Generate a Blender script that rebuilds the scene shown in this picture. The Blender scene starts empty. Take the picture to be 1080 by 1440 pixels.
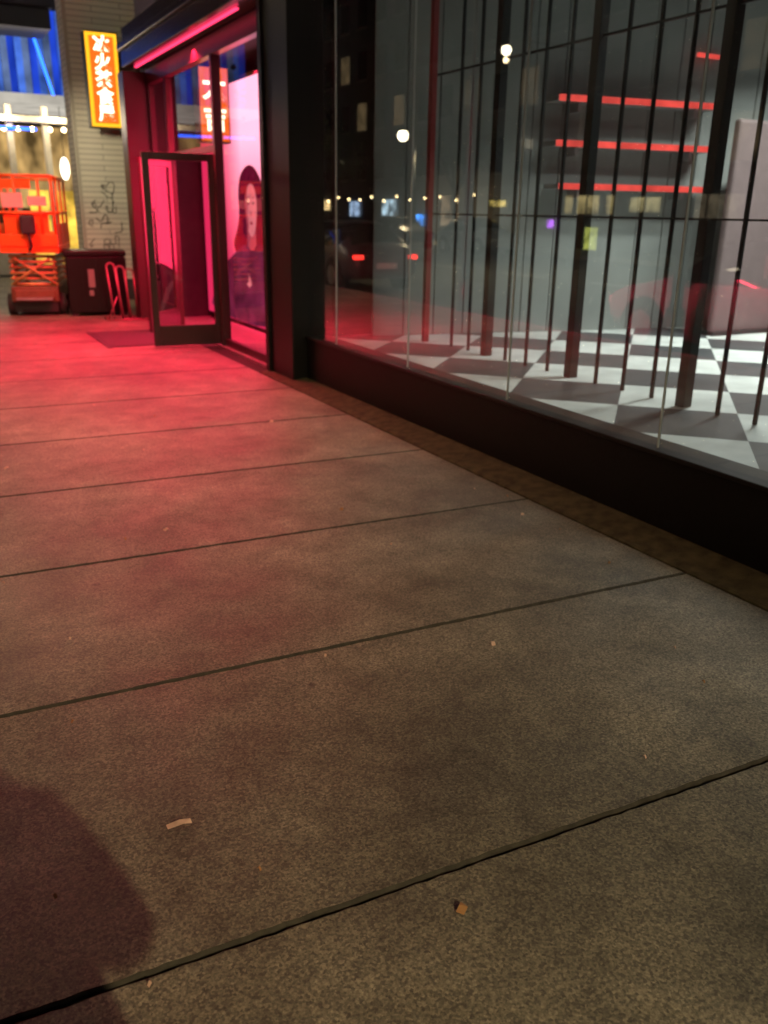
import bpy, bmesh, math, random
from mathutils import Vector, Matrix
random.seed(7)
S=bpy.context.scene
S.view_settings.view_transform='Standard'
S.view_settings.look='None'
S.view_settings.exposure=0
COL=S.collection

# ---------------------------------------------------------------- materials
def nt(name):
    m=bpy.data.materials.new(name); m.use_nodes=True
    n=m.node_tree; b=n.nodes['Principled BSDF']
    return m,n,b
def pmat(name,col,rough=.6,metal=0,noise=0,nscale=8,bump=0,bscale=60,spec=None):
    m,n,b=nt(name)
    b.inputs['Base Color'].default_value=(*col,1)
    b.inputs['Roughness'].default_value=rough
    b.inputs['Metallic'].default_value=metal
    if spec is not None: b.inputs['Specular IOR Level'].default_value=spec
    tc=n.nodes.new('ShaderNodeTexCoord')
    if noise>0:
        t=n.nodes.new('ShaderNodeTexNoise'); t.inputs['Scale'].default_value=nscale; t.inputs['Detail'].default_value=6
        n.links.new(tc.outputs['Object'],t.inputs['Vector'])
        r=n.nodes.new('ShaderNodeValToRGB')
        r.color_ramp.elements[0].position=.3; r.color_ramp.elements[1].position=.7
        r.color_ramp.elements[0].color=(*[c*(1-noise) for c in col],1)
        r.color_ramp.elements[1].color=(*[min(1,c*(1+noise)) for c in col],1)
        n.links.new(t.outputs['Fac'],r.inputs['Fac']); n.links.new(r.outputs['Color'],b.inputs['Base Color'])
    if bump>0:
        t=n.nodes.new('ShaderNodeTexNoise'); t.inputs['Scale'].default_value=bscale; t.inputs['Detail'].default_value=4
        n.links.new(tc.outputs['Object'],t.inputs['Vector'])
        u=n.nodes.new('ShaderNodeBump'); u.inputs['Strength'].default_value=bump; u.inputs['Distance'].default_value=.01
        n.links.new(t.outputs['Fac'],u.inputs['Height']); n.links.new(u.outputs['Normal'],b.inputs['Normal'])
    return m
def emat(name,col,s,noise=0,nscale=3,stretch=None,sample=False):
    m=bpy.data.materials.new(name); m.use_nodes=True; n=m.node_tree
    n.nodes.clear()
    if not sample: m.cycles.emission_sampling='NONE'
    o=n.nodes.new('ShaderNodeOutputMaterial'); e=n.nodes.new('ShaderNodeEmission')
    e.inputs['Color'].default_value=(*col,1); e.inputs['Strength'].default_value=s
    if noise:
        tc=n.nodes.new('ShaderNodeTexCoord'); mp=n.nodes.new('ShaderNodeMapping')
        if stretch: mp.inputs['Scale'].default_value=stretch
        t=n.nodes.new('ShaderNodeTexNoise'); t.inputs['Scale'].default_value=nscale
        mr=n.nodes.new('ShaderNodeMapRange'); mr.inputs[1].default_value=.3; mr.inputs[2].default_value=.7
        mr.inputs[3].default_value=s*(1-noise); mr.inputs[4].default_value=s*(1+noise)
        n.links.new(tc.outputs['Object'],mp.inputs[0]); n.links.new(mp.outputs[0],t.inputs['Vector'])
        n.links.new(t.outputs['Fac'],mr.inputs[0]); n.links.new(mr.outputs[0],e.inputs['Strength'])
    n.links.new(e.outputs[0],o.inputs[0]); return m
def glassmat(name,k=1.9,tint=(.92,.95,.94),haze=.0):
    m=bpy.data.materials.new(name); m.use_nodes=True; n=m.node_tree; n.nodes.clear()
    o=n.nodes.new('ShaderNodeOutputMaterial'); t=n.nodes.new('ShaderNodeBsdfTransparent'); g=n.nodes.new('ShaderNodeBsdfGlossy')
    t.inputs[0].default_value=(*tint,1); g.inputs['Roughness'].default_value=.012; g.inputs[0].default_value=(1,1,1,1)
    f=n.nodes.new('ShaderNodeLayerWeight'); f.inputs['Blend'].default_value=.5
    pw=n.nodes.new('ShaderNodeMath'); pw.operation='POWER'; pw.inputs[1].default_value=5
    mu=n.nodes.new('ShaderNodeMath'); mu.operation='MULTIPLY_ADD'; mu.inputs[1].default_value=.96*k; mu.inputs[2].default_value=.04*k; mu.use_clamp=True
    mx=n.nodes.new('ShaderNodeMixShader')
    n.links.new(f.outputs['Facing'],pw.inputs[0]); n.links.new(pw.outputs[0],mu.inputs[0]); n.links.new(mu.outputs[0],mx.inputs[0])
    n.links.new(t.outputs[0],mx.inputs[1]); n.links.new(g.outputs[0],mx.inputs[2])
    last=mx
    if haze>0:
        d=n.nodes.new('ShaderNodeBsdfDiffuse'); d.inputs[0].default_value=(.6,.6,.58,1)
        tc=n.nodes.new('ShaderNodeTexCoord'); ns=n.nodes.new('ShaderNodeTexNoise'); ns.inputs['Scale'].default_value=2.2; ns.inputs['Detail'].default_value=8
        n.links.new(tc.outputs['Object'],ns.inputs['Vector'])
        mr=n.nodes.new('ShaderNodeMapRange'); mr.inputs[1].default_value=.35; mr.inputs[2].default_value=.75; mr.inputs[3].default_value=haze*.3; mr.inputs[4].default_value=haze*1.8
        n.links.new(ns.outputs['Fac'],mr.inputs[0])
        m2=n.nodes.new('ShaderNodeMixShader'); n.links.new(mr.outputs[0],m2.inputs[0]); n.links.new(mx.outputs[0],m2.inputs[1]); n.links.new(d.outputs[0],m2.inputs[2]); last=m2
    n.links.new(last.outputs[0],o.inputs[0]); return m

def concrete():
    m,n,b=nt('sidewalk_concrete')
    tc=n.nodes.new('ShaderNodeTexCoord')
    def noise(sc,det=5,rough=.6):
        t=n.nodes.new('ShaderNodeTexNoise'); t.inputs['Scale'].default_value=sc; t.inputs['Detail'].default_value=det; t.inputs['Roughness'].default_value=rough
        n.links.new(tc.outputs['Object'],t.inputs['Vector']); return t
    def ramp(src,p0,c0,p1,c1):
        r=n.nodes.new('ShaderNodeValToRGB'); r.color_ramp.elements[0].position=p0; r.color_ramp.elements[1].position=p1
        r.color_ramp.elements[0].color=(*c0,1); r.color_ramp.elements[1].color=(*c1,1); n.links.new(src,r.inputs[0]); return r
    def mul(a,bb,f=1):
        x=n.nodes.new('ShaderNodeMix'); x.data_type='RGBA'; x.blend_type='MULTIPLY'; x.inputs[0].default_value=f
        n.links.new(a,x.inputs[6]); n.links.new(bb,x.inputs[7]); return x.outputs[2]
    big=ramp(noise(.9,7,.6).outputs['Fac'],.35,(.095,.090,.068),.65,(.23,.215,.17))
    mid=ramp(noise(4,8,.72).outputs['Fac'],.36,(.62,.62,.62),.62,(1.1,1.1,1.1))
    fine=ramp(noise(120,3,.75).outputs['Fac'],.34,(.5,.5,.5),.66,(1.35,1.33,1.27))
    v=n.nodes.new('ShaderNodeTexVoronoi'); v.inputs['Scale'].default_value=150; n.links.new(tc.outputs['Object'],v.inputs['Vector'])
    sp=n.nodes.new('ShaderNodeSeparateColor'); n.links.new(v.outputs['Color'],sp.inputs[0])
    ag=ramp(sp.outputs[0],.05,(.45,.45,.45),.95,(1.55,1.50,1.4))
    c=mul(mul(mul(big.outputs[0],mid.outputs[0]),fine.outputs[0]),ag.outputs[0],.85)
    v2=n.nodes.new('ShaderNodeTexVoronoi'); v2.inputs['Scale'].default_value=2.6; v2.inputs['Randomness'].default_value=1; n.links.new(tc.outputs['Object'],v2.inputs['Vector'])
    gs=ramp(v2.outputs['Distance'],.035,(.5,.5,.5),.05,(1,1,1))
    c=mul(c,gs.outputs[0])
    n.links.new(c,b.inputs['Base Color'])
    rr=n.nodes.new('ShaderNodeMapRange'); rr.inputs[3].default_value=.45; rr.inputs[4].default_value=.75
    n.links.new(noise(3).outputs['Fac'],rr.inputs[0]); n.links.new(rr.outputs[0],b.inputs['Roughness'])
    bu=n.nodes.new('ShaderNodeBump'); bu.inputs['Strength'].default_value=.5; bu.inputs['Distance'].default_value=.003
    n.links.new(noise(140,3,.7).outputs['Fac'],bu.inputs['Height']); n.links.new(bu.outputs[0],b.inputs['Normal'])
    return m
M={}
M['conc']=concrete()
M['dirt']=pmat('joint_dirt',(.010,.008,.006),.95)
M['edge']=pmat('slab_edge_grime_shade',(.035,.030,.022),.9,noise=.4,nscale=30)  # joint grime, darkened further to cancel lamp light on the chamfers
M['strip']=pmat('base_strip_concrete',(.055,.048,.024),.85,noise=.5,nscale=14,bump=.4,bscale=90,spec=.2)
M['asph']=pmat('asphalt',(.045,.045,.047),.8,noise=.3,nscale=3,bump=.5,bscale=120)
M['line']=pmat('road_paint',(.6,.6,.55),.6,noise=.3,nscale=12)
M['kerb']=pmat('kerb_concrete',(.25,.23,.2),.8,noise=.25,nscale=6)
M['black']=pmat('black_granite',(.006,.0055,.005),.45,noise=.3,nscale=40,bump=.03,spec=.2)
M['blackp']=pmat('black_paint',(.009,.008,.008),.42,spec=.3)
M['frame']=pmat('red_lit_black_frame',(.05,.02,.025),.35)  # black frame with the red glow on it put into the colour
M['dark']=pmat('dark_wall',(.03,.028,.03),.7,noise=.2)
M['bar']=pmat('gate_steel',(.025,.027,.027),.45,metal=.3)
M['redlit_post']=pmat('red_lit_steel',(.35,.04,.04),.45)  # red light falling on the post, painted into its base colour
M['wall']=pmat('panel_grey',(.30,.315,.30),.55,noise=.12,nscale=1.2)
M['pinkw']=pmat('partition_mauve',(.17,.12,.12),.7,noise=.08)
M['seam']=pmat('glass_seam',(.42,.44,.43),.3)
M['shelf']=pmat('shelf_grey',(.3,.3,.3),.5)
M['shelfled']=emat('shelf_red_led',(1,.10,.08),.95,noise=.35,nscale=4)
M['glass']=glassmat('window_glass',3.6,haze=.03)
M['dglass']=glassmat('door_glass',1.1)
M['white']=pmat('white_plastic',(.75,.75,.72),.4)
M['rubber']=pmat('rubber',(.02,.02,.02),.8)
M['steel']=pmat('galvanised_steel',(.4,.4,.4),.4,metal=.8,noise=.15)

# ---------------------------------------------------------------- helpers
def empty(name,parent=None,loc=(0,0,0)):
    o=bpy.data.objects.new(name,None); COL.objects.link(o); o.location=loc
    if parent: o.parent=parent
    return o
def obj(name,me,mat,parent):
    o=bpy.data.objects.new(name,me); COL.objects.link(o)
    if mat: 
        for mm in (mat if isinstance(mat,list) else [mat]): me.materials.append(mm)
    if parent: o.parent=parent
    return o
def meshobj(name,V,F,mat,parent=None,smooth=False):
    me=bpy.data.meshes.new(name); me.from_pydata(V,[],F); me.update()
    if smooth:
        for p in me.polygons: p.use_smooth=True
    return obj(name,me,mat,parent)
def add_box(bm,x0,x1,y0,y1,z0,z1,mi=0):
    vs=[bm.verts.new(p) for p in [(x0,y0,z0),(x1,y0,z0),(x1,y1,z0),(x0,y1,z0),(x0,y0,z1),(x1,y0,z1),(x1,y1,z1),(x0,y1,z1)]]
    for f in [(3,2,1,0),(4,5,6,7),(0,1,5,4),(1,2,6,5),(2,3,7,6),(3,0,4,7)]:
        ff=bm.faces.new([vs[i] for i in f]); ff.material_index=mi
def boxes(name,L,mat,parent=None,bevel=0):
    bm=bmesh.new()
    for b in L: add_box(bm,*b)
    me=bpy.data.meshes.new(name); bm.to_mesh(me); bm.free()
    o=obj(name,me,mat,parent)
    if bevel:
        m=o.modifiers.new('bev','BEVEL'); m.width=bevel; m.segments=2; m.limit_method='ANGLE'
    return o
def box(name,x0,x1,y0,y1,z0,z1,mat,parent=None,bevel=0):
    return boxes(name,[(x0,x1,y0,y1,z0,z1)],mat,parent,bevel)
def add_tube(bm,a,b,r0,r1=None,seg=10,mi=0):
    r1=r0 if r1 is None else r1
    a=Vector(a); b=Vector(b); d=(b-a).normalized()
    u=d.orthogonal().normalized(); v=d.cross(u)
    A=[];B=[]
    for i in range(seg):
        t=2*math.pi*i/seg; w=u*math.cos(t)+v*math.sin(t)
        A.append(bm.verts.new(a+w*r0)); B.append(bm.verts.new(b+w*r1))
    for i in range(seg):
        j=(i+1)%seg; f=bm.faces.new([A[i],A[j],B[j],B[i]]); f.smooth=True; f.material_index=mi
    f=bm.faces.new(A[::-1]); f.material_index=mi
    f=bm.faces.new(B); f.material_index=mi
def tubes(name,L,mat,parent=None,seg=10):
    bm=bmesh.new()
    for t in L: add_tube(bm,t[0],t[1],t[2],t[3] if len(t)>3 else None,seg)
    me=bpy.data.meshes.new(name); bm.to_mesh(me); bm.free(); return obj(name,me,mat,parent)
def sphere(name,c,r,mat,parent=None,sc=(1,1,1)):
    bm=bmesh.new(); bmesh.ops.create_uvsphere(bm,u_segments=20,v_segments=12,radius=r)
    for v in bm.verts: v.co=Vector((v.co.x*sc[0],v.co.y*sc[1],v.co.z*sc[2]))+Vector(c)
    for f in bm.faces: f.smooth=True
    me=bpy.data.meshes.new(name); bm.to_mesh(me); bm.free(); return obj(name,me,mat,parent)
def light(name,kind,loc,power,col,parent=None,size=.1,target=None,**k):
    l=bpy.data.lights.new(name,kind); l.energy=power; l.color=col
    if kind=='AREA':
        l.shape='RECTANGLE'; l.size=size; l.size_y=k.get('sy',size); l.spread=math.radians(k.get('spread',180))
    else: l.shadow_soft_size=size
    if kind=='SPOT': l.spot_size=math.radians(k.get('ang',120)); l.spot_blend=k.get('blend',.8)
    o=bpy.data.objects.new(name,l); COL.objects.link(o); o.location=loc
    if target is not None:
        d=Vector(target)-Vector(loc); o.rotation_euler=d.to_track_quat('-Z','Y').to_euler()
    if parent: o.parent=parent
    return o

# ---------------------------------------------------------------- camera
h=1.55; th=math.radians(28.4); p=math.radians(19.4); r=.0164
fh=Vector((math.sin(th),math.cos(th),0)); rh=Vector((math.cos(th),-math.sin(th),0)); Z=Vector((0,0,1))
fw=fh*math.cos(p)-Z*math.sin(p); up=fh*math.sin(p)+Z*math.cos(p)
ir=(rh+up*r).normalized(); iu=(up-rh*r).normalized()
cam=bpy.data.cameras.new('camera'); co=bpy.data.objects.new('camera',cam); COL.objects.link(co)
co.matrix_world=Matrix(((ir.x,iu.x,-fw.x,0),(ir.y,iu.y,-fw.y,0),(ir.z,iu.z,-fw.z,h),(0,0,0,1)))
cam.sensor_width=36; cam.lens=30; cam.clip_start=.02; cam.clip_end=2000
cam.dof.use_dof=True; cam.dof.focus_distance=2.4; cam.dof.aperture_fstop=3.0
S.camera=co

# ---------------------------------------------------------------- world
w=bpy.data.worlds.new("World"); S.world=w; w.use_nodes=True
n=w.node_tree; bg=n.nodes['Background']
sk=n.nodes.new('ShaderNodeTexSky'); sk.sky_type='NISHITA'; sk.sun_disc=False; sk.sun_elevation=math.radians(-4); sk.sun_rotation=math.radians(200)
n.links.new(sk.outputs[0],bg.inputs[0]); bg.inputs[1].default_value=.015

# ---------------------------------------------------------------- ground
meshobj('road',[(-600,-600,-.14),(600,-600,-.14),(600,600,-.14),(-600,600,-.14)],[(0,1,2,3)],M['asph'])
L=[]
for k in range(-6,24): L.append((-9.3,-9.18,k*4.0,k*4.0+1.9,-.136,-.133))
boxes('road_marking',L,M['line'])
sw=empty('sidewalk')
box('bed',-1.4,3.3,-30,21.9,-.139,-.016,M['dirt'],sw)
bm=bmesh.new()
def slab(x0,x1,ya,yb):
    def wob(): return random.uniform(-.004,.004)
    sl=-.045; g=.005
    per=[];inn=[]
    n1=int((x1-x0)/.03)
    for i in range(n1+1):
        x=x0+(x1-x0)*i/n1; e=wob(); per.append((x,ya+sl*x+g+e)); inn.append((x if 0<i<n1 else x+(.008 if i==0 else -.008),ya+sl*x+g+.007+e*.6))
    for i in range(n1+1):
        x=x1-(x1-x0)*i/n1; e=wob(); per.append((x,yb+sl*x-g+e)); inn.append((x if 0<i<n1 else x+(-.008 if i==0 else .008),yb+sl*x-g-.007+e*.6))
    P=[bm.verts.new((a,b,-.006)) for a,b in per]; Q=[bm.verts.new((a,b,0)) for a,b in inn]; R=[bm.verts.new((a,b,-.03)) for a,b in per]
    N=len(P)
    for i in range(N):
        j=(i+1)%N
        f=bm.faces.new([P[i],P[j],Q[j],Q[i]]); f.material_index=1
        f=bm.faces.new([R[i],R[j],P[j],P[i]]); f.material_index=1
    for i in range(n1):
        bm.faces.new([Q[i],Q[i+1],Q[N-2-i],Q[N-1-i]])
for k in range(-10,18):
    slab(-1.38,2.955,.28+1.19*k,.28+1.19*(k+1))
me=bpy.data.meshes.new('slabs'); bm.to_mesh(me); bm.free(); obj('slabs',me,[M['conc'],M['edge']],sw)
bm=bmesh.new(); ny=400; prev=None
for i in range(ny+1):
    y=-6+14.2*i/ny; e=random.uniform(-.004,.004)
    row=[bm.verts.new(q) for q in [(2.972+e,y,-.03),(2.972+e,y,-.004),(2.985+e,y,.004),(3.06,y,.012),(3.215,y,.03)]]
    if prev:
        for a in range(4): bm.faces.new([prev[a],row[a],row[a+1],prev[a+1]])
    prev=row
me=bpy.data.meshes.new('base_strip'); bm.to_mesh(me); bm.free(); obj('base_strip',me,M['strip'],sw)
boxes('kerb',[(-1.56,-1.4,-30+k*3.0+.01,-30+(k+1)*3.0-.01,-.2,.0) for k in range(17)],M['kerb'],None,.012)
box('far_sidewalk',-26,-17,-30,120,-.2,0,M['kerb'])
box('plaza_pavement',2.95,12,13.25,21.9,-.1,-.002,M['conc'])

# litter
lit=empty('litter')
def scrap(name,x,y,a,L,W,mat):
    c,s=math.cos(a),math.sin(a); pts=[]
    for u,v,z in [(-L,-W,.003),(L*.3,-W*1.2,.012),(L,-W*.6,.004),(L*.9,W,.01),(0,W*.8,.014),(-L*1.1,W,.004)]:
        pts.append((x+u*c-v*s,y+u*s+v*c,z))
    meshobj(name,pts,[(0,1,4,5),(1,2,3,4)],mat,lit)
pap=pmat('paper_scrap',(.55,.36,.27),.8,noise=.2,nscale=50); leafm=pmat('dry_leaf',(.32,.16,.06),.8)
scrap('paper',.42,1.89,-.15,.032,.009,pap)
scrap('leaf',.93,1.3,.6,.014,.01,leafm)
scrap('chip_a',.96,4.1,.3,.014,.01,pap); scrap('chip_b',.35,5.6,.3,.014,.01,pap)
scrap('chip_c',1.75,2.35,1.3,.013,.008,pap); scrap('chip_d',1.9,4.0,.8,.012,.008,leafm)
scrap('chip_e',2.3,6.1,.8,.02,.012,pap); scrap('chip_f',2.75,3.5,.8,.01,.008,pap)
for i in range(26): scrap('bit',random.uniform(0,2.9),random.uniform(1,8),random.uniform(0,3),.005,.004,random.choice([pap,leafm]))

# ---------------------------------------------------------------- shop building
B=empty('storefront_building')
box('plinth',3.22,3.42,-6,7.55,-.1,.40,M['black'],B)
box('plinth_cap',3.205,3.42,-6,7.55,.402,.425,M['blackp'],B,.004)
box('solid_wall',3.2,3.6,-30,-6.002,-.1,7.5,M['dark'],B)
seams=[6.95,5.67,4.38,3.07,1.76,.45,-.86,-2.2,-3.5,-4.8]
meshobj('window_glass',[(3.25,-6,.425),(3.25,7.55,.425),(3.25,7.55,4.1),(3.25,-6,4.1)],[(0,1,2,3)],M['glass'],B)
boxes('glass_seams',[(3.243,3.258,y-.0028,y+.0028,.427,4.1) for y in seams],M['seam'],B)
box('upper_wall',3.1,3.6,-6,7.55,4.1,7.5,M['dark'],B)
box('corner_column',3.08,3.5,7.56,8.26,-.05,7.5,M['blackp'],B,.01)
box('column_trim',3.05,3.078,8.12,8.2,-.02,3.3,M['blackp'],B)
# display room
F=box('display_floor',3.30,10,-6,7.5,.30,.418,None,B)
m,nn,b=nt('checker_floor'); F.data.materials.append(m)
tc=nn.nodes.new('ShaderNodeTexCoord'); mp=nn.nodes.new('ShaderNodeMapping'); ck=nn.nodes.new('ShaderNodeTexChecker')
a=math.radians(-45); s=.707; cx,cy=3.83,4.49
mp.inputs['Scale'].default_value=(1/s,1/s,0); mp.inputs['Rotation'].default_value=(0,0,a)
rx=(math.cos(a)*cx-math.sin(a)*cy)/s; ry=(math.sin(a)*cx+math.cos(a)*cy)/s
mp.inputs['Location'].default_value=(.5-rx,.5-ry,.5)
nn.links.new(tc.outputs['Object'],mp.inputs[0]); nn.links.new(mp.outputs[0],ck.inputs[0])
ck.inputs['Scale'].default_value=1; ck.inputs['Color1'].default_value=(.72,.75,.72,1); ck.inputs['Color2'].default_value=(.075,.078,.082,1)
nz=nn.nodes.new('ShaderNodeTexNoise'); nz.inputs['Scale'].default_value=3; nz.inputs['Detail'].default_value=8; nn.links.new(tc.outputs['Object'],nz.inputs['Vector'])
rp=nn.nodes.new('ShaderNodeValToRGB'); rp.color_ramp.elements[0].color=(.75,.75,.75,1); rp.color_ramp.elements[0].position=.35; rp.color_ramp.elements[1].position=.6
nn.links.new(nz.outputs[0],rp.inputs[0])
mx=nn.nodes.new('ShaderNodeMix'); mx.data_type='RGBA'; mx.blend_type='MULTIPLY'; mx.inputs[0].default_value=1
nn.links.new(ck.outputs[0],mx.inputs[6]); nn.links.new(rp.outputs[0],mx.inputs[7]); nn.links.new(mx.outputs[2],b.inputs['Base Color']); b.inputs['Roughness'].default_value=.4
box('ceiling',3.3,10,-6,7.5,3.98,4.1,M['dark'],B)
box('side_wall',10,10.2,-6,13,-.1,7.5,M['dark'],B)
box('rear_return_wall',3.3,10,-6.2,-6,.4,4,M['dark'],B)
box('dividing_wall',3.52,10,7.5,7.7,-.05,4.1,M['blackp'],B)
A0=Vector((3.82,7.36)); A1=Vector((9.9,6.25)); d=(A1-A0).normalized(); nrm=Vector((d.y,-d.x))
V=[];Fc=[]
Lw=(A1-A0).length; q=0; bw=.31
while q<Lw:
    e0=A0+d*(q+.006); e1=A0+d*min(q+bw-.006,Lw)
    pts=[]
    for zz in (.419,3.97):
        for e in (e0,e1):
            pts.append((e.x,e.y,zz)); 
        for e in (e1,e0):
            pts.append((e.x-nrm.x*.03,e.y-nrm.y*.03,zz))
    k=len(V); V+=pts
    for f in [(0,1,5,4),(1,2,6,5),(2,3,7,6),(3,0,4,7)]: Fc.append(tuple(k+i for i in f))
    q+=bw
meshobj('panelled_wall',V,Fc,M['wall'],B)
sgn=1 if nrm.y<0 else -1
def wp(t,off):
    v=A0+d*t+nrm*sgn*off; return v
for zz,t0,t1 in ((2.55,1.66,3.42),(2.17,1.66,3.42),(1.80,1.72,3.38)):
    sh=empty('wall_shelf')
    def prism(name,t0,t1,o0,o1,z0,z1,mat):
        a=wp(t0,o0);b_=wp(t1,o0);c=wp(t1,o1);e=wp(t0,o1)
        v=[(q.x,q.y,z0) for q in (a,b_,c,e)]+[(q.x,q.y,z1) for q in (a,b_,c,e)]
        meshobj(name,v,[(3,2,1,0),(4,5,6,7),(0,1,5,4),(1,2,6,5),(2,3,7,6),(3,0,4,7)],mat,sh)
    prism('board',t0,t1,.0,.28,zz-.02,zz+.02,M['shelf'])
    prism('led_front_edge',t0,t1,.281,.296,zz-.027,zz+.027,M['shelfled'])
    for bt in (t0+.25,t1-.25): prism('bracket',bt,bt+.03,.0,.2,zz-.10,zz-.021,M['shelf'])
sh=empty('exit_sign'); 
v=wp(3.35,.05); box('face',v.x-.14,v.x+.14,v.y-.03,v.y,3.0,3.035,M['shelfled'],sh)
box('bracket',v.x-.01,v.x+.01,v.y-.02,v.y-.01,3.036,3.3,M['bar'],sh)
P=empty('display_partition')
box('panel',7.02,9.4,6.12,6.2,.42,2.42,M['pinkw'],P,.03)
box('foot',7.0,9.42,6.08,6.24,.4185,.46,M['bar'],P)
G=empty('security_gate'); L=[]
y=5.97+.273*3
k=-3
while y>-5.5:
    if k!=-3:
        w_=.036 if k%4==0 else .011
        L.append((4.18-w_,4.18+w_,y-w_,y+w_,.4185,3.975))
    y-=.273;k+=1
boxes('bars',L,M['bar'],G,.003)
boxes('rails',[(4.17,4.19,-5.5,6.95,2.64,2.655),(4.17,4.19,-5.5,6.95,1.53,1.542)],M['bar'],G)
box('end_post',4.09,4.14,6.84,6.89,.4185,3.975,M['redlit_post'],G)
CL=emat('lamp_white',(.95,1,.97),6)
for (x,y,pw) in ((5.8,4.4,62),(7.6,4.9,120),(4.9,1.4,14)):
    c=empty('ceiling_light'); box('housing',x-.6,x+.6,y-.12,y+.12,3.92,3.975,M['white'],c,.005)
    box('diffuser',x-.57,x+.57,y-.1,y+.1,3.905,3.918,CL,c)
    light('lamp','AREA',(x,y,3.88),pw,(.93,1,.94),c,1.1,sy=.2,spread=118)

# entrance bay ---------------------------------------------------
box('entrance_floor',3.15,10,8.27,13,-.1,.004,pmat('entrance_floor',(.25,.22,.22),.35,noise=.2),B)
box('entrance_back_wall',5.6,5.7,7.7,13,0,4,M['dark'],B)
box('far_end_wall',3.2,10,13,13.25,-.1,7.5,M['dark'],B)
box('end_pilaster',2.88,3.199,12.9,13.22,-.1,3.28,M['frame'],B,.01)
box('entrance_ceiling',3.36,5.59,7.71,12.99,3.3,3.4,M['dark'],B)
box('upper_wall_far',3.12,3.6,8.27,12.99,3.8,7.5,pmat('purple_grey_wall',(.07,.045,.07),.6,noise=.2),B)
boxes('fascia',[(2.9,3.35,8.27,13.0,3.32,3.52),(2.86,3.35,8.27,13.05,3.522,3.60),(2.93,3.35,8.27,13.0,3.602,3.798)],pmat('gloss_fascia',(.03,.02,.024),.2),B,.008)
fr=[(3.2,3.26,8.27,8.33,0,3.12),(3.18,3.28,9.98,10.06,0,3.12),(3.2,3.28,12.0,12.07,0,3.12),(3.2,3.28,12.84,12.9,0,3.12),
    (3.18,3.28,8.27,12.9,3.122,3.31),(3.2,3.27,10.062,11.998,2.15,2.23),(3.2,3.26,8.332,9.978,.0045,.09),(3.2,3.27,12.072,12.838,2.15,2.23),(3.2,3.26,12.072,12.838,.0045,.25)]
boxes('shopfront_frame',fr,M['frame'],B,.006)
for (y0,y1,z0,z1) in ((8.33,9.98,.09,3.12),(10.06,12.0,2.23,3.12),(12.07,12.84,.25,2.15),(12.07,12.84,2.23,3.12)):
    meshobj('pane',[(3.235,y0,z0),(3.235,y1,z0),(3.235,y1,z1),(3.235,y0,z1)],[(0,1,2,3)],M['dglass'],B)
def leaf(hinge,tip,name):
    W=(Vector(tip)-Vector(hinge)).length; D=empty(name,B,(hinge[0],hinge[1],0))
    D.rotation_euler=(0,0,math.atan2(tip[1]-hinge[1],tip[0]-hinge[0]))
    boxes('stiles',[(0,.075,-.02,.02,.012,2.13),(W-.075,W,-.02,.02,.012,2.13),(.076,W-.076,-.02,.02,.012,.25),(.076,W-.076,-.02,.02,2.05,2.13)],M['frame'],D,.004)
    meshobj('pane',[(.07,0,.24),(W-.07,0,.24),(W-.07,0,2.06),(.07,0,2.06)],[(0,1,2,3)],M['dglass'],D)
    tubes('pull',[((W-.11,-.06,.75),(W-.11,-.06,1.55),.014),((W-.11,-.06,.8),(W-.06,-.0,.8),.009),((W-.11,-.06,1.5),(W-.06,0,1.5),.009)],M['bar'],D)
leaf((3.2,10.1),(2.40,10.16),'door_leaf'); leaf((3.2,11.99),(2.66,11.4),'door_leaf_b')
box('led_strip',3.0,3.03,8.6,12.7,3.295,3.312,emat('red_led',(1,.04,.12),2.5),B)
ls=light('led_strip_light','AREA',(3.0,10.6,3.28),900,(1,.022,.075),B,.12,sy=3.8,target=(2.3,10.6,0),spread=150)
# LED screen
SC=empty('led_display_screen')
box('housing',3.91,4.02,9.4,12.95,.05,3.1,M['blackp'],SC)
scm=bpy.data.materials.new('screen_image'); scm.use_nodes=True; n=scm.node_tree; n.nodes.clear()
o_=n.nodes.new('ShaderNodeOutputMaterial'); e_=n.nodes.new('ShaderNodeEmission'); tc=n.nodes.new('ShaderNodeTexCoord'); sx=n.nodes.new('ShaderNodeSeparateXYZ')
n.links.new(tc.outputs['Object'],sx.inputs[0])
mz=n.nodes.new('ShaderNodeMapRange'); mz.inputs[1].default_value=.6; mz.inputs[2].default_value=2.4; n.links.new(sx.outputs['Z'],mz.inputs[0])
my=n.nodes.new('ShaderNodeMapRange'); my.inputs[1].default_value=12.2; my.inputs[2].default_value=11.2; n.links.new(sx.outputs['Y'],my.inputs[0])
mm=n.nodes.new('ShaderNodeMath'); mm.operation='MULTIPLY'; n.links.new(mz.outputs[0],mm.inputs[0]); n.links.new(my.outputs[0],mm.inputs[1])
cr=n.nodes.new('ShaderNodeValToRGB'); cr.color_ramp.elements[0].color=(1,.03,.13,1); cr.color_ramp.elements[1].color=(1,.36,.5,1)
n.links.new(mm.outputs[0],cr.inputs[0]); n.links.new(cr.outputs[0],e_.inputs[0])
ms=n.nodes.new('ShaderNodeMapRange'); ms.inputs[3].default_value=.9; ms.inputs[4].default_value=2.3; n.links.new(mm.outputs[0],ms.inputs[0]); n.links.new(ms.outputs[0],e_.inputs[1])
n.links.new(e_.outputs[0],o_.inputs[0]); scm.cycles.emission_sampling='NONE'
meshobj('image',[(3.905,9.45,.1),(3.905,12.9,.1),(3.905,12.9,3.05),(3.905,9.45,3.05)],[(0,1,2,3)],scm,SC)
def ell(cy,cz,ry,rz,a0=0,a1=360,nn_=28): return [(cy+ry*math.cos(math.radians(a0+(a1-a0)*i/nn_)),cz+rz*math.sin(math.radians(a0+(a1-a0)*i/nn_))) for i in range(nn_)]
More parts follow.
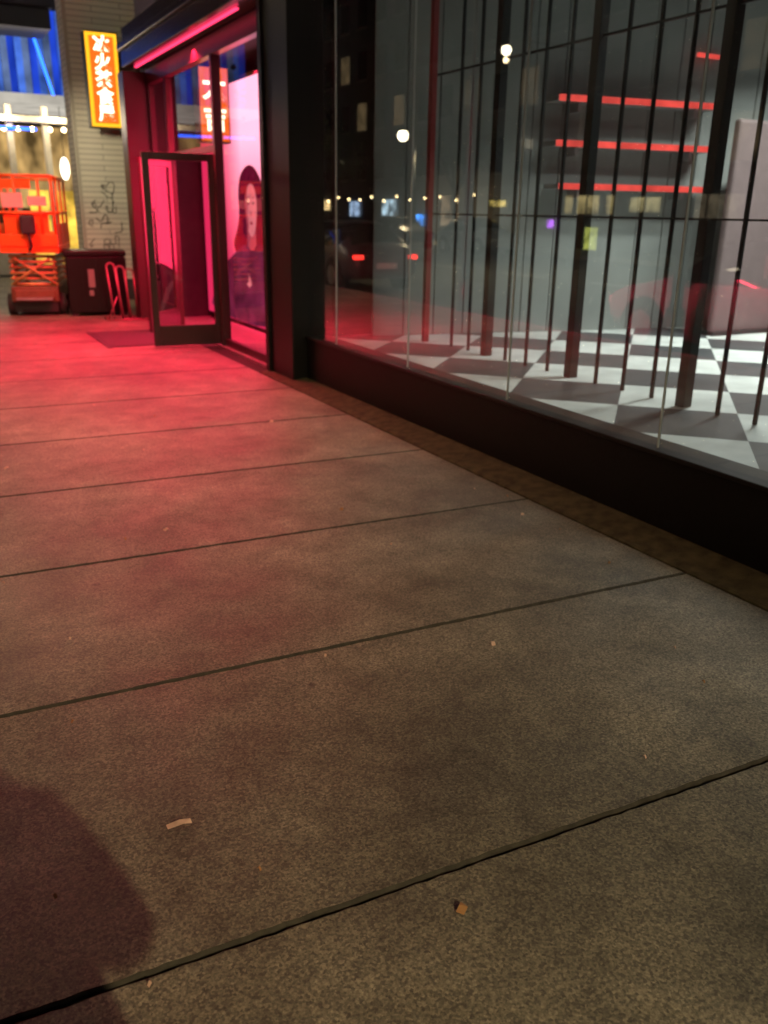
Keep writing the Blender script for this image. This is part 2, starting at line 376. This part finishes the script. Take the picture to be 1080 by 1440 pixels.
def fp(name,pts,x,mat): meshobj(name,[(x,a,b) for a,b in pts],[tuple(range(len(pts)))],mat,SC)
def smooth(pts,it=2):
    for _ in range(it):
        o=[]
        for i in range(len(pts)):
            a=pts[i]; b=pts[(i+1)%len(pts)]
            o+=[(a[0]*.75+b[0]*.25,a[1]*.75+b[1]*.25),(a[0]*.25+b[0]*.75,a[1]*.25+b[1]*.75)]
        pts=o
    return pts
hairm=emat('img_hair',(.17,.006,.03),.9,noise=.5,nscale=9,stretch=(1,3,.6)); skinm=emat('img_skin',(1,.22,.26),.85,noise=.2,nscale=3); clothm=emat('img_cloth',(.20,.016,.055),.9,noise=.5,nscale=3); lip=emat('img_lips',(.5,.02,.06),.8); skd=emat('img_skin_shade',(.6,.07,.11),.9)
fp('hair',smooth([(10.35,1.0),(10.3,1.5),(10.45,1.85),(10.7,2.05),(11.0,2.08),(11.28,1.95),(11.36,1.72),(11.32,1.5),(11.42,1.3),(11.62,1.12),(11.5,.98),(11.25,.9),(10.9,.95)]),3.900,hairm)
fp('neck',[(10.7,.95),(11.05,.95),(11.02,1.45),(10.72,1.45)],3.897,skd)
fp('face',smooth([(10.68,1.8),(10.64,1.55),(10.70,1.33),(10.80,1.22),(10.92,1.22),(11.03,1.36),(11.08,1.58),(11.04,1.80),(10.9,1.9),(10.76,1.9)]),3.894,skinm)
fp('face_shadow',smooth([(10.99,1.85),(11.08,1.7),(11.07,1.5),(10.98,1.28),(10.94,1.35),(11.0,1.55),(10.98,1.7)]),3.8925,skd)
fp('fringe',smooth([(10.62,1.62),(10.60,1.9),(10.85,2.0),(11.1,1.9),(11.13,1.55),(11.04,1.72),(10.92,1.86),(10.74,1.84),(10.66,1.72)]),3.891,hairm)
fp('torso',smooth([(9.6,.11),(9.7,.9),(10.2,1.08),(10.65,1.16),(10.85,1.02),(11.1,1.14),(11.5,1.0),(11.95,.85),(12.3,.66),(12.55,.42),(12.78,.11)]),3.892,clothm)
fp('arm_line',smooth([(11.95,.13),(12.08,.5),(12.25,.6),(12.14,.45),(12.02,.13)]),3.889,skinm)
for cy in (10.76,10.93):
    fp('eye',ell(cy,1.62,.038,.014),3.889,hairm); fp('brow',smooth([(cy-.06,1.675),(cy,1.70),(cy+.06,1.68),(cy,1.688)]),3.889,hairm)
fp('nose',[(10.82,1.47),(10.87,1.47),(10.855,1.57)],3.889,skd); fp('mouth',smooth([(10.78,1.385),(10.85,1.41),(10.91,1.385),(10.85,1.355)]),3.889,lip)
fp('jersey_mark',[(10.9,.62),(11.0,.75),(11.02,.65),(11.1,.62),(11.0,.58)],3.888,skinm)
light('screen_glow','AREA',(3.8,11.2,1.5),290,(1,.03,.1),SC,2.6,sy=3.2,target=(0,11.2,1.0),spread=150)
mt=empty('door_mat'); box('mat',1.95,3.1,10.35,11.7,.001,.012,pmat('mat_fibre',(.03,.025,.025),.95,bump=.5,bscale=200),mt,.004)
boxes('mat_border',[(1.9,1.95,10.3,11.75,.001,.009),(3.1,3.14,10.3,11.75,.001,.009)],M['rubber'],mt)

# ---------------------------------------------------------------- signs
yel=emat('sign_yellow',(1,.48,.02),1.5); org=emat('sign_orange',(1,.13,.01),1.5); wh=emat('sign_white',(1,.86,.6),3.0); org2=emat('sign_orange_dim',(1,.13,.01),1.3)
def glyph_sign(name,x0,x1,y,z0,z1,text,size,bord=True):
    sg=empty(name)
    box('cabinet',x0,x1,y,y+.2,z0,z1,M['blackp'],sg,.01)
    box('border',x0+.02,x1-.02,y-.012,y-.001,z0+.02,z1-.02,yel if bord else org2,sg)
    box('face',x0+.075,x1-.075,y-.02,y-.0125,z0+.07,z1-.07,org if bord else org2,sg)
    nch=len(text); H=(z1-z0-.16)/nch
    for i,ch in enumerate(text):
        cu=bpy.data.curves.new('glyph','FONT'); cu.body=ch; cu.size=size; cu.align_x='CENTER'; cu.align_y='CENTER'; cu.offset=.009; cu.extrude=.002
        o=bpy.data.objects.new('glyph',cu); COL.objects.link(o); o.parent=sg; cu.materials.append(wh)
        o.location=((x0+x1)/2,y-.026,z1-.08-H*(i+.5)); o.rotation_euler=(math.pi/2,0,0)
    return sg
sg=glyph_sign('vertical_shop_sign',2.86,3.38,15.3,2.74,4.12,'冰火茶食屋',.25)
tubes('sign_bracket',[((2.95,15.5,3.9),(2.95,16.0,3.9),.02),((3.2,15.5,2.95),(3.2,16.0,2.95),.02)],M['bar'],sg)
sg=glyph_sign('reflected_sign_box',3.42,3.82,11.3,2.33,3.2,'大吉',.3,False)  # box added in place of a sign reflection in the entrance glass
tubes('hanger',[((3.5,11.4,3.2),(3.5,11.4,3.3),.01),((3.75,11.4,3.2),(3.75,11.4,3.3),.01)],M['bar'],sg)

# ---------------------------------------------------------------- white brick building
WB=empty('white_brick_building')
m,n,b=nt('white_brick'); bt=n.nodes.new('ShaderNodeTexBrick'); tc=n.nodes.new('ShaderNodeTexCoord'); mp=n.nodes.new('ShaderNodeMapping')
mp.inputs['Rotation'].default_value=(math.radians(90),0,0)
n.links.new(tc.outputs['Object'],mp.inputs[0]); n.links.new(mp.outputs[0],bt.inputs[0])
bt.inputs['Scale'].default_value=1; bt.inputs['Brick Width'].default_value=.9; bt.inputs['Row Height'].default_value=.085; bt.inputs['Mortar Size'].default_value=.006
bt.inputs['Color1'].default_value=(.6,.58,.5,1); bt.inputs['Color2'].default_value=(.52,.5,.44,1); bt.inputs['Mortar'].default_value=(.2,.2,.17,1)
n.links.new(bt.outputs[0],b.inputs['Base Color']); b.inputs['Roughness'].default_value=.8
box('walls',2.72,10,16.0,16.7,-.1,8.5,m,WB)
box('base_course',2.7,10,15.97,15.999,-.1,.35,M['dark'],WB)
box('corner_trim',2.69,2.75,15.965,16.03,.352,8.5,pmat('trim_cream',(.35,.33,.28),.6),WB)
gm=pmat('spray_paint',(.03,.03,.03),.7)
def squig(pts,name='graffiti',r=.012):
    cu=bpy.data.curves.new(name,'CURVE'); cu.dimensions='3D'; sp=cu.splines.new('BEZIER'); sp.bezier_points.add(len(pts)-1)
    for bp,(x,z) in zip(sp.bezier_points,pts):
        bp.co=(x,15.995,z); bp.handle_left_type='AUTO'; bp.handle_right_type='AUTO'
    cu.bevel_depth=r; o=bpy.data.objects.new(name,cu); COL.objects.link(o); o.parent=WB; cu.materials.append(gm)
for k in range(14):
    x=2.9+.1*(k%5)+random.uniform(-.03,.03); z=.95+.3*(k//4)+random.uniform(-.05,.05)
    squig([(x+random.uniform(-.11,.11),z+random.uniform(-.13,.13)) for _ in range(4)],r=.007)
light('wall_wash','SPOT',(2.0,13.8,2.9),170,(1,.86,.55),WB,.1,target=(3.2,16,1.4),ang=100)

# ---------------------------------------------------------------- blue-lit building
BB=empty('blue_lit_building')
Y=22
cw=pmat('cream_wall',(.45,.42,.36),.7,noise=.1)
XE=5.5
box('backing',-1.5,10,Y+2.5,Y+2.8,-.1,9,M['dark'],BB)
box('upper_block',-1.5,2.48,Y,Y+2.4,5.35,9,pmat('navy_cladding',(.03,.035,.06),.5),BB)
bm=bmesh.new()
x=-1.5;i=0
while x<XE:
    add_box(bm,x,x+.14,Y+.3+.05*(i%2),Y+.36+.05*(i%2),3.85,5.6,i%3); x+=.15;i+=1
me=bpy.data.meshes.new('blue_fins'); bm.to_mesh(me); bm.free()
obj('blue_fins',me,[emat('blue_a',(.02,.07,.7),.8,.6,2,(1,1,.5)),emat('blue_b',(.08,.2,.8),.7,.6,2),emat('blue_c',(.2,.3,.6),.45,.6,2)],BB)
tubes('blue_neon',[((3.0,Y-.1,5.2),(3.35,Y-.1,3.85),.03),((-1.5,Y-.2,3.2),(2.9,Y-.2,3.14),.03)],emat('blue_neon',(.02,.12,1),5),BB)
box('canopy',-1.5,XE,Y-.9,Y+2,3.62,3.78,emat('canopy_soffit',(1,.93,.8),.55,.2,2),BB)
box('lintel',-1.5,XE,Y-.3,Y-.1,3.28,3.4,cw,BB)
for cxx in (-.6,2.3,3.05,3.62,4.4): box('pier',cxx,cxx+.12,Y-.15,Y+.1,-.1,3.62,cw,BB,.01)
box('interior_warm',-1.5,XE,Y+1.2,Y+1.25,1.5,3.3,emat('warm_interior',(1,.62,.22),.45,.8,2.5,(1,1,.6)),BB)
box('interior_yellow',2.75,XE,Y+1.1,Y+1.15,.2,1.9,emat('yellow_interior',(1,.6,.08),1.1,.6,3),BB)
box('counter',-1.5,2.6,Y+.6,Y+.9,0,1.1,cw,BB)
wl=emat('warm_bulb',(1,.75,.4),14)
for xx in (2.0,2.25,2.55,2.85,3.2,3.5,3.8):
    sphere('downlight',(xx,Y-.2+.3*((xx*7)%1),3.22-.1*((xx*3)%1)),.05,wl,BB)
sphere('pendant_lamp',(3.4,Y-.3,2.35),.1,emat('pendant',(1,.9,.7),4),BB,(1,1,2.4))
tubes('pendant_cord',[((3.4,Y-.3,2.58),(3.4,Y-.3,3.62),.008)],M['bar'],BB)
for xx in (0.8,2.2,3.3): light('canopy_lamp','POINT',(xx,Y-.6,3.4),55,(1,.8,.5),BB,.08)
aw=empty('dark_awning'); boxes('body',[(0.6,3.05,19.4,20.6,4.75,5.1),(0.6,3.1,19.3,20.7,5.102,5.25)],pmat('awning_navy',(.02,.025,.05),.5),aw,.02)
boxes('awning_arms',[(.7,.76,20.6,22.0,4.9,4.98),(2.3,2.36,20.6,22.0,4.9,4.98)],M['bar'],aw)

# ---------------------------------------------------------------- scissor lift
SL=empty('scissor_lift',None,(1.58,13.9,0)); SL.rotation_euler=(0,0,math.radians(-14))
om=pmat('lift_orange',(.75,.12,.012),.4,noise=.12,nscale=5); sm=pmat('lift_arm',(.45,.30,.10),.5,noise=.2); dk=M['rubber']
boxes('chassis',[(-.33,.33,0,1.7,.2,.42),(-.28,.28,-.03,0,.24,.38)],pmat('lift_base_brown',(.12,.055,.025),.5,noise=.3),SL,.02)
bm=bmesh.new()
for sx_ in (-1,1):
    for yy in (.22,1.45): add_tube(bm,(sx_*.30,yy,.155),(sx_*.41,yy,.155),.155,None,20,0); add_tube(bm,(sx_*.411,yy,.155),(sx_*.42,yy,.155),.07,None,14,1)
me=bpy.data.meshes.new('wheels'); bm.to_mesh(me); bm.free(); obj('wheels',me,[dk,M['steel']],SL)
box('pothole_guard',-.3,.3,.02,1.6,.05,.199,dk,SL)
L=[]
for k in range(5):
    z0=.44+k*.085
    for sx_ in (-.3,.27): L.append((sx_,sx_+.03,.08,1.62,z0,z0+.045))
boxes('scissor_beams',L,sm,SL,.004)
L=[]
for k in range(6): L.append(((-.33,.1+.02*(k%2),.45+k*.08),(.33,.1+.02*(k%2),.45+k*.08),.022))
for k in range(6): L.append(((-.33,1.55,.45+k*.08),(.33,1.55,.45+k*.08),.022))
L+=[((-.3,.06,.46),(.3,.06,.86),.018),((.3,.05,.46),(-.3,.05,.86),.018)]
tubes('pins',L,sm,SL)
boxes('platform',[(-.40,.40,-.05,1.78,.90,.99),(-.40,.40,-.065,-.051,.99,1.16),(-.40,.40,1.781,1.795,.99,1.16)],om,SL,.006)
L=[]
for xx in (-.38,.38):
    for yy in (-.04,.55,1.15,1.77): L.append(((xx,yy,.99),(xx,yy,1.95),.02))
    for zz in (1.45,1.95): L.append(((xx,-.04,zz),(xx,1.77,zz),.02))
for yy in (-.04,1.77):
    for zz in (1.45,1.95): L.append(((-.38,yy,zz),(.38,yy,zz),.022))
L+=[((-.12,-.04,.99),(-.12,-.04,1.95),.018),((.2,-.04,.99),(.2,-.04,1.95),.018)]
tubes('guard_rails',L,om,SL)
boxes('panels',[(-.30,.30,-.03,-.022,1.17,1.44),(-.385,-.378,0,1.7,1.0,1.30),(.378,.385,0,1.7,1.0,1.30),(-.30,.1,-.03,-.022,1.78,1.90)],om,SL)
boxes('sign_plate',[(-.30,-.02,-.075,-.066,1.52,1.72),(.05,.3,-.075,-.066,1.55,1.68)],pmat('plate_white',(.6,.42,.36),.5),SL,.003)
boxes('control_box',[(-.08,.12,-.18,-.075,1.16,1.42)],dk,SL,.03)
tubes('coiled_cable',[((.02,-.14,1.16),(.04,-.1,1.0),.02),((.04,-.1,1.0),(.0,-.06,.93),.02)],dk,SL)
box('entry_step',-.25,.25,-.15,-.05,.24,.27,M['steel'],SL)

# ---------------------------------------------------------------- black container + rack
PB=empty('black_utility_bin',None,(2.42,13.55,0)); PB.rotation_euler=(0,0,math.radians(-8))
boxes('body',[(-.42,.42,0,.7,.05,.86),(-.44,.44,-.02,.72,.862,.94)],M['black'],PB,.015)
boxes('panel_ribs',[(-.4+.2*k,-.37+.2*k,-.014,-.001,.1,.84) for k in range(5)],M['black'],PB)
boxes('feet',[(-.4,-.3,.02,.1,0,.049),(.3,.4,.02,.1,0,.049)],dk,PB)
boxes('sticker',[(-.12,-.03,-.02,-.0145,.42,.68),(-.12,-.06,-.025,-.0205,.3,.38)],pmat('sticker_paper',(.16,.19,.16),.6),PB)
BR=empty('bicycle_rack',None,(2.72,12.9,0))
def hoop(x,y,lean,hh,rad):
    pts=[]
    for i in range(13):
        a=math.pi*i/12; pts.append((x+lean-rad*math.cos(a),y+.03*math.sin(a),hh-rad+rad*math.sin(a)))
    pts=[(x-rad,y,.0)]+pts+[(x+rad*1.3,y,.0)]
    return [(pts[i],pts[i+1],.013) for i in range(len(pts)-1)]
L=[]
for k in range(4): L+=hoop(-.16+.13*k,.12*k,-.06+.025*k,.8-.05*k,.055)
L+=[((-.3,-.05,.014),(.25,-.05,.014),.013),((-.3,.3,.014),(.25,.3,.014),.013),((-.3,-.05,.014),(-.3,.3,.014),.013),((-.30,0,.02),(-.16,.0,.34),.010)]
tubes('tubes',L,pmat('rack_steel',(.28,.13,.14),.4,metal=.4),BR,8)

# ---------------------------------------------------------------- street side (seen reflected in the glass)
def lamp(x,y,z,reach,power,glob=.22,name='street_lamp',vis=60,kind='SPOT',ang=165,target=None,blend=.9,col=(1,.78,.43),size=.08):
    E=empty(name); px=x-reach
    tubes('pole',[((px,y,-.1),(px,y,.5),.13,.11),((px,y,.5),(px,y,z+.3),.075,.05),((px,y,z+.25),(x,y,z+.32),.035)],M['bar'],E,12)
    sphere('globe',(x,y,z),glob,emat('lamp_glow',(1,.86,.6),vis),E)
    tubes('cap',[((x,y,z+glob*.8),(x,y,z+.32),glob*.7,.05)],M['bar'],E,14)
    if power: light('bulb',kind,(x,y,z-glob-.12),power,col,E,size,target=target or (x,y,0),ang=ang,blend=blend)
    return E
lamp(-9.6,22.8,6,3.0,2200,.14,vis=18)
lamp(-17.8,43.5,5.4,.8,2200,.28,vis=18)
lamp(.1,7.6,5.6,1.65,480,ang=68,blend=1,target=(1.0,6.0,0))
lamp(1.0,-8,6,2.4,3800,kind='SPOT',ang=44,blend=1,target=(-.5,3.4,0),size=.06)
lamp(-17.5,8,6,.8,1200)
lamp(.2,12.2,5.4,1.75,420,ang=40,blend=.8,target=(1.5,14.3,1.1))  # street lamp added out of view to brighten the scissor lift

def facade(name,x,y0,y1,hh,col,floors,face=1):
    E=empty(name); box('walls',x-8,x,y0,y1,-.1,hh,pmat('render_'+name,col,.8,noise=.15),E)
    box('cornice',x-.2,x+.18,y0,y1,hh-.3,hh+.01,M['dark'],E)
    n_=int((y1-y0)/2.6); wd=[];wl_=[]
    for f in range(1,floors):
        for i in range(n_):
            yy=y0+.7+i*2.6; z0=3.6+(f-1)*3.1
            (wl_ if random.random()<.16 else wd).append((x+.002,x+.03,yy,yy+1.3,z0,z0+1.7))
    if wd: boxes('windows_dark',wd,pmat('win',(.02,.02,.03),.15),E)
    if wl_: boxes('windows_lit',wl_,emat('win_lit',(1,.7,.35),.16,.7,1.2),E)
    boxes('sills',[(x+.031,x+.1,a[2]-.05,a[3]+.05,a[4]-.08,a[4]) for a in wd+wl_],M['kerb'],E)
    return E
facade('brick_apartment_building',-22,18,34,13,(.12,.08,.07),4)
facade('stucco_office_building',-22,34.2,50,10,(.15,.14,.13),3)
facade('corner_shop_building',-22,50.2,72,15,(.1,.1,.11),5)
facade('brick_row_building',-22,-10,17.8,11,(.12,.1,.09),3)
def shopwin(y0,y1,z0,z1,col,s,name='lit_shop_window'):
    E=empty(name); box('light_panel',-21.96,-21.9,y0,y1,z0,z1,emat('shopglow',col,s,.8,1.6),E)
    L=[(-21.899,-21.84,y0-.08,y0,z0-.08,z1+.08),(-21.899,-21.84,y1,y1+.08,z0-.08,z1+.08),(-21.899,-21.84,y0,y1,z1,z1+.08)]
    k=y0+.9
    while k<y1-.3: L.append((-21.899,-21.85,k,k+.06,z0,z1)); k+=.9
    boxes('frame',L,M['bar'],E)
shopwin(31.9,33.0,-.0,1.0,(.9,1,.2),1.5); shopwin(31.2,34.6,1.6,2.4,(1,.8,.35),1.1); shopwin(28.3,30.2,1.7,2.3,(1,.85,.4),1.1); shopwin(39.4,41.0,1.9,2.2,(1,.75,.2),2.2)
shopwin(35.3,35.9,.9,1.3,(.5,.1,1),4); shopwin(48.0,48.9,.1,1.4,(.05,.3,1),7); shopwin(56.8,58.4,1.2,2.2,(.5,.7,1),1.6)
shopwin(51.5,53.5,1.3,2.3,(.6,.85,1),1.6); shopwin(61.5,64,1.6,2.3,(1,.7,.3),2.5); shopwin(44,46,.8,2.5,(1,.7,.4),.6); shopwin(24,27,1.5,2.4,(1,.8,.5),.3)
sl=empty('string_lights'); 
bulb=emat('bulb',(1,.75,.35),18)
for i in range(22): sphere('bulb',(-17.5,36+i*1.5,2.35-.25*math.sin(i*1.3)**2),.055,bulb,sl)
tubes('wire',[((-17.5,36+i*1.5,2.4-.25*math.sin(i*1.3)**2),(-17.5,36+(i+1)*1.5,2.4-.25*math.sin((i+1)*1.3)**2),.01) for i in range(21)],M['bar'],sl,6)
tubes('posts',[((-17.5,36+i*7.8,0),(-17.5,36+i*7.8,2.4),.03) for i in range(5)],M['bar'],sl,6)

def tree(x,y,hh,sd,z0=0):
    rnd=random.Random(sd); E=empty('street_tree'); L=[((x,y,z0-.1),(x+.1,y,z0+hh*.38),.17,.12)]
    cl=[]; top=Vector((x+.1,y,z0+hh*.38))
    for i in range(7):
        a=i*2*math.pi/7+rnd.uniform(-.3,.3); q=top+Vector((math.cos(a)*hh*.2,math.sin(a)*hh*.2,hh*rnd.uniform(.15,.42)))
        L.append((tuple(top),tuple(q),.08,.03)); cl.append(q)
        for j in range(3):
            q2=q+Vector((rnd.uniform(-1,1),rnd.uniform(-1,1),rnd.uniform(-.2,.8)))*hh*.11; L.append((tuple(q),tuple(q2),.03,.012)); cl.append(q2)
    tubes('trunk_and_limbs',L,pmat('bark',(.06,.045,.035),.9,noise=.3),E,8)
    V=[];Fc=[]
    for c in cl:
        for k in range(110):
            v=Vector((rnd.gauss(0,1),rnd.gauss(0,1),rnd.gauss(0,.8)))*hh*.055+c
            u=Vector((rnd.uniform(-1,1),rnd.uniform(-1,1),rnd.uniform(-1,1))).normalized()*.09; t=u.orthogonal().normalized()*.05
            k0=len(V); V+=[tuple(v-u),tuple(v+t),tuple(v+u),tuple(v-t)]; Fc.append((k0,k0+1,k0+2,k0+3))
    meshobj('foliage',V,Fc,pmat('leaves',(.06,.08,.035),.6,noise=.4,nscale=1),E)
tree(-17.6,52,7,1); tree(-2.3,22.9,5.5,2,-.14) ; tree(-17.8,38,6.5,3); tree(-17.6,27,6,4)

def car(name,x,yc,col,dirn=1,tail=False):
    E=empty(name,None,(x,yc,-.14)); E.rotation_euler=(0,0,0 if dirn>0 else math.pi)
    paint=pmat('car_paint',col,.3); gl=pmat('car_glass',(.01,.012,.014),.06); tr=M['rubber']
    ST=[(-2.22,.42,.72,.74,.66,.6),(-2.15,.30,.86,.90,.78,.68),(-1.85,.26,.95,1.02,.84,.66),(-1.55,.24,.97,1.22,.87,.6),(-1.1,.22,.96,1.42,.89,.58),(-.5,.2,.95,1.48,.9,.6),(.1,.2,.94,1.47,.9,.6),(.55,.2,.93,1.36,.9,.6),(1.0,.22,.92,1.08,.89,.64),(1.25,.22,.90,.96,.88,.7),(1.75,.24,.82,.86,.86,.7),(2.1,.28,.7,.74,.8,.62),(2.25,.4,.58,.6,.66,.5)]
    bm=bmesh.new(); prev=None
    for (yy,zb,zt,zr,hw,rw) in ST:
        ring=[(-hw*.85,zb),(-hw,zb+.14),(-hw*1.02,(zb+zt)/2+.05),(-hw*.96,zt),(-rw,zr-.03),(-rw*.55,zr+.015),(rw*.55,zr+.015),(rw,zr-.03),(hw*.96,zt),(hw*1.02,(zb+zt)/2+.05),(hw,zb+.14),(hw*.85,zb)]
        row=[bm.verts.new((a,yy,b_)) for a,b_ in ring]
        if prev:
            for i in range(12):
                j=(i+1)%12; f=bm.faces.new([prev[i],prev[j],row[j],row[i]]); f.smooth=True
                if i in (3,7) and min(zr,pz)>zt+.08: f.material_index=1
                if i in (4,5,6) and abs(zr-pz)>.09 and max(zr,pz)>1.15: f.material_index=1
        else: bm.faces.new(row[::-1])
        prev=row; pz=zr
    bm.faces.new(prev)
    me=bpy.data.meshes.new('body'); bm.to_mesh(me); bm.free(); o=obj('body',me,[paint,gl],E)
    bm=bmesh.new()
    for sx_ in (-1,1):
        for yy in (-1.35,1.38):
            add_tube(bm,(sx_*.80,yy,.33),(sx_*.915,yy,.33),.385,None,26,0)
            add_tube(bm,(sx_*.70,yy,.33),(sx_*.93,yy,.33),.33,None,26,0)
            add_tube(bm,(sx_*.931,yy,.33),(sx_*.94,yy,.33),.21,None,18,1)
    me=bpy.data.meshes.new('wheels'); bm.to_mesh(me); bm.free(); obj('wheels',me,[tr,M['steel']],E)
    boxes('pillars',[(sx_*.80-.012,sx_*.80+.012,yy,yy+.05,.94,1.3) for sx_ in (-1,1) for yy in (-.35,)],paint,E)
    boxes('door_handles',[(sx_*.915-.012,sx_*.915+.012,yy,yy+.16,.80,.825) for sx_ in (-1,1) for yy in (-.75,.2)],M['steel'],E,.004)
    boxes('mirrors',[(-1.02,-.88,.72,.84,.95,1.07),(.88,1.02,.72,.84,.95,1.07)],paint,E,.03)
    tl=emat('tail_light',(1,.03,.02),7) if tail else pmat('tail_lens',(.3,.01,.01),.2)
    boxes('tail_lights',[(-.78,-.56,-2.24,-2.12,.7,.79),(.56,.78,-2.24,-2.12,.7,.79)],tl,E,.02)
    boxes('head_lights',[(-.76,-.5,2.1,2.2,.55,.66),(.5,.76,2.1,2.2,.55,.66)],M['white'],E,.02)
    box('number_plate',-.25,.25,-2.26,-2.23,.5,.62,M['white'],E)
    return E
car('parked_hatchback_car',-2.7,7.0,(.30,.33,.33),1)
car('parked_sedan_car',-2.75,19.4,(.08,.08,.09),1,True)
car('parked_sedan_car',-2.75,27,(.25,.25,.27),1)
car('parked_sedan_car',-15.8,33,(.3,.3,.32),-1)
car('parked_sedan_car',-15.8,40,(.06,.07,.09),-1)
car('parked_sedan_car',-2.7,-.2,(.2,.05,.05),1)

# ---------------------------------------------------------------- photographer (casts the shadow at lower left)
PH=empty('standing_person',None,(.14,-.42,0))
def skin(name,verts,edges,radii,mat,parent,root=0):
    me=bpy.data.meshes.new(name); me.from_pydata(verts,edges,[]); o=obj(name,me,mat,parent)
    md=o.modifiers.new('skin','SKIN'); 
    for i,v in enumerate(me.skin_vertices[0].data):
        rr=radii[i]; v.radius=rr if isinstance(rr,tuple) else (rr,rr); v.use_root=(i==root)
    md.use_smooth_shade=True
    sb=o.modifiers.new('sub','SUBSURF'); sb.levels=2; sb.render_levels=2
    return o
V=[(0,0,.93),(0,.0,1.12),(0,0,1.32),(0,.01,1.54),
   (-.10,0,.88),(-.12,.02,.48),(-.12,0,.09),(-.12,.16,.05),
   (.10,0,.88),(.12,.02,.48),(.12,0,.09),(.12,.16,.05),
   (-.19,0,1.38),(-.24,.06,1.12),(-.17,.27,1.40),
   (.19,0,1.38),(.24,.06,1.12),(.05,.27,1.42)]
Eg=[(0,1),(1,2),(2,3),(0,4),(4,5),(5,6),(6,7),(0,8),(8,9),(9,10),(10,11),(2,12),(12,13),(13,14),(2,15),(15,16),(16,17)]
R=[(.20,.15),(.19,.14),(.20,.14),.055,.13,.09,.06,.045,.13,.09,.06,.045,.085,.065,.045,.085,.065,.045]
skin('body',V,Eg,R,pmat('dark_jacket',(.03,.03,.035),.8),PH)
sk_=pmat('skin',(.45,.28,.2),.5)
sphere('head',(0,.02,1.62),.105,sk_,PH,(.82,.95,1.15)); sphere('hair',(0,-.005,1.65),.112,pmat('hair',(.02,.015,.01),.7),PH,(.86,.95,1.05))
sphere('nose',(0,.125,1.61),.016,sk_,PH); 
for sx_ in (-.088,.088): sphere('ear',(sx_,.02,1.61),.024,sk_,PH,(.5,.8,1.2))
for sx_ in (-.033,.033): sphere('eye',(sx_,.108,1.635),.012,M['white'],PH)
for nm,hx,sg_ in (('hand_l',-.16,1),('hand_r',.04,-1)):
    hv=[(hx,.27,1.40),(hx,.29,1.47)]; he=[(0,1)]; hr=[.026,.036]
    for f in range(4):
        fx=hx-.03+.02*f; i=len(hv); hv+=[(fx,.31,1.50),(fx+.012*sg_,.335,1.525-.004*abs(f-1.5)),(fx+.03*sg_,.34,1.545-.006*abs(f-1.5))]; he+=[(1,i),(i,i+1),(i+1,i+2)]; hr+=[.009,.0085,.008]
    i=len(hv); hv+=[(hx+.035*sg_,.285,1.47),(hx+.06*sg_,.29,1.50)]; he+=[(0,i),(i,i+1)]; hr+=[.012,.010]
    skin(nm,hv,he,hr,sk_,PH)
box('phone',-.16,-.02,.345,.353,1.50,1.58,M['blackp'],PH,.003)
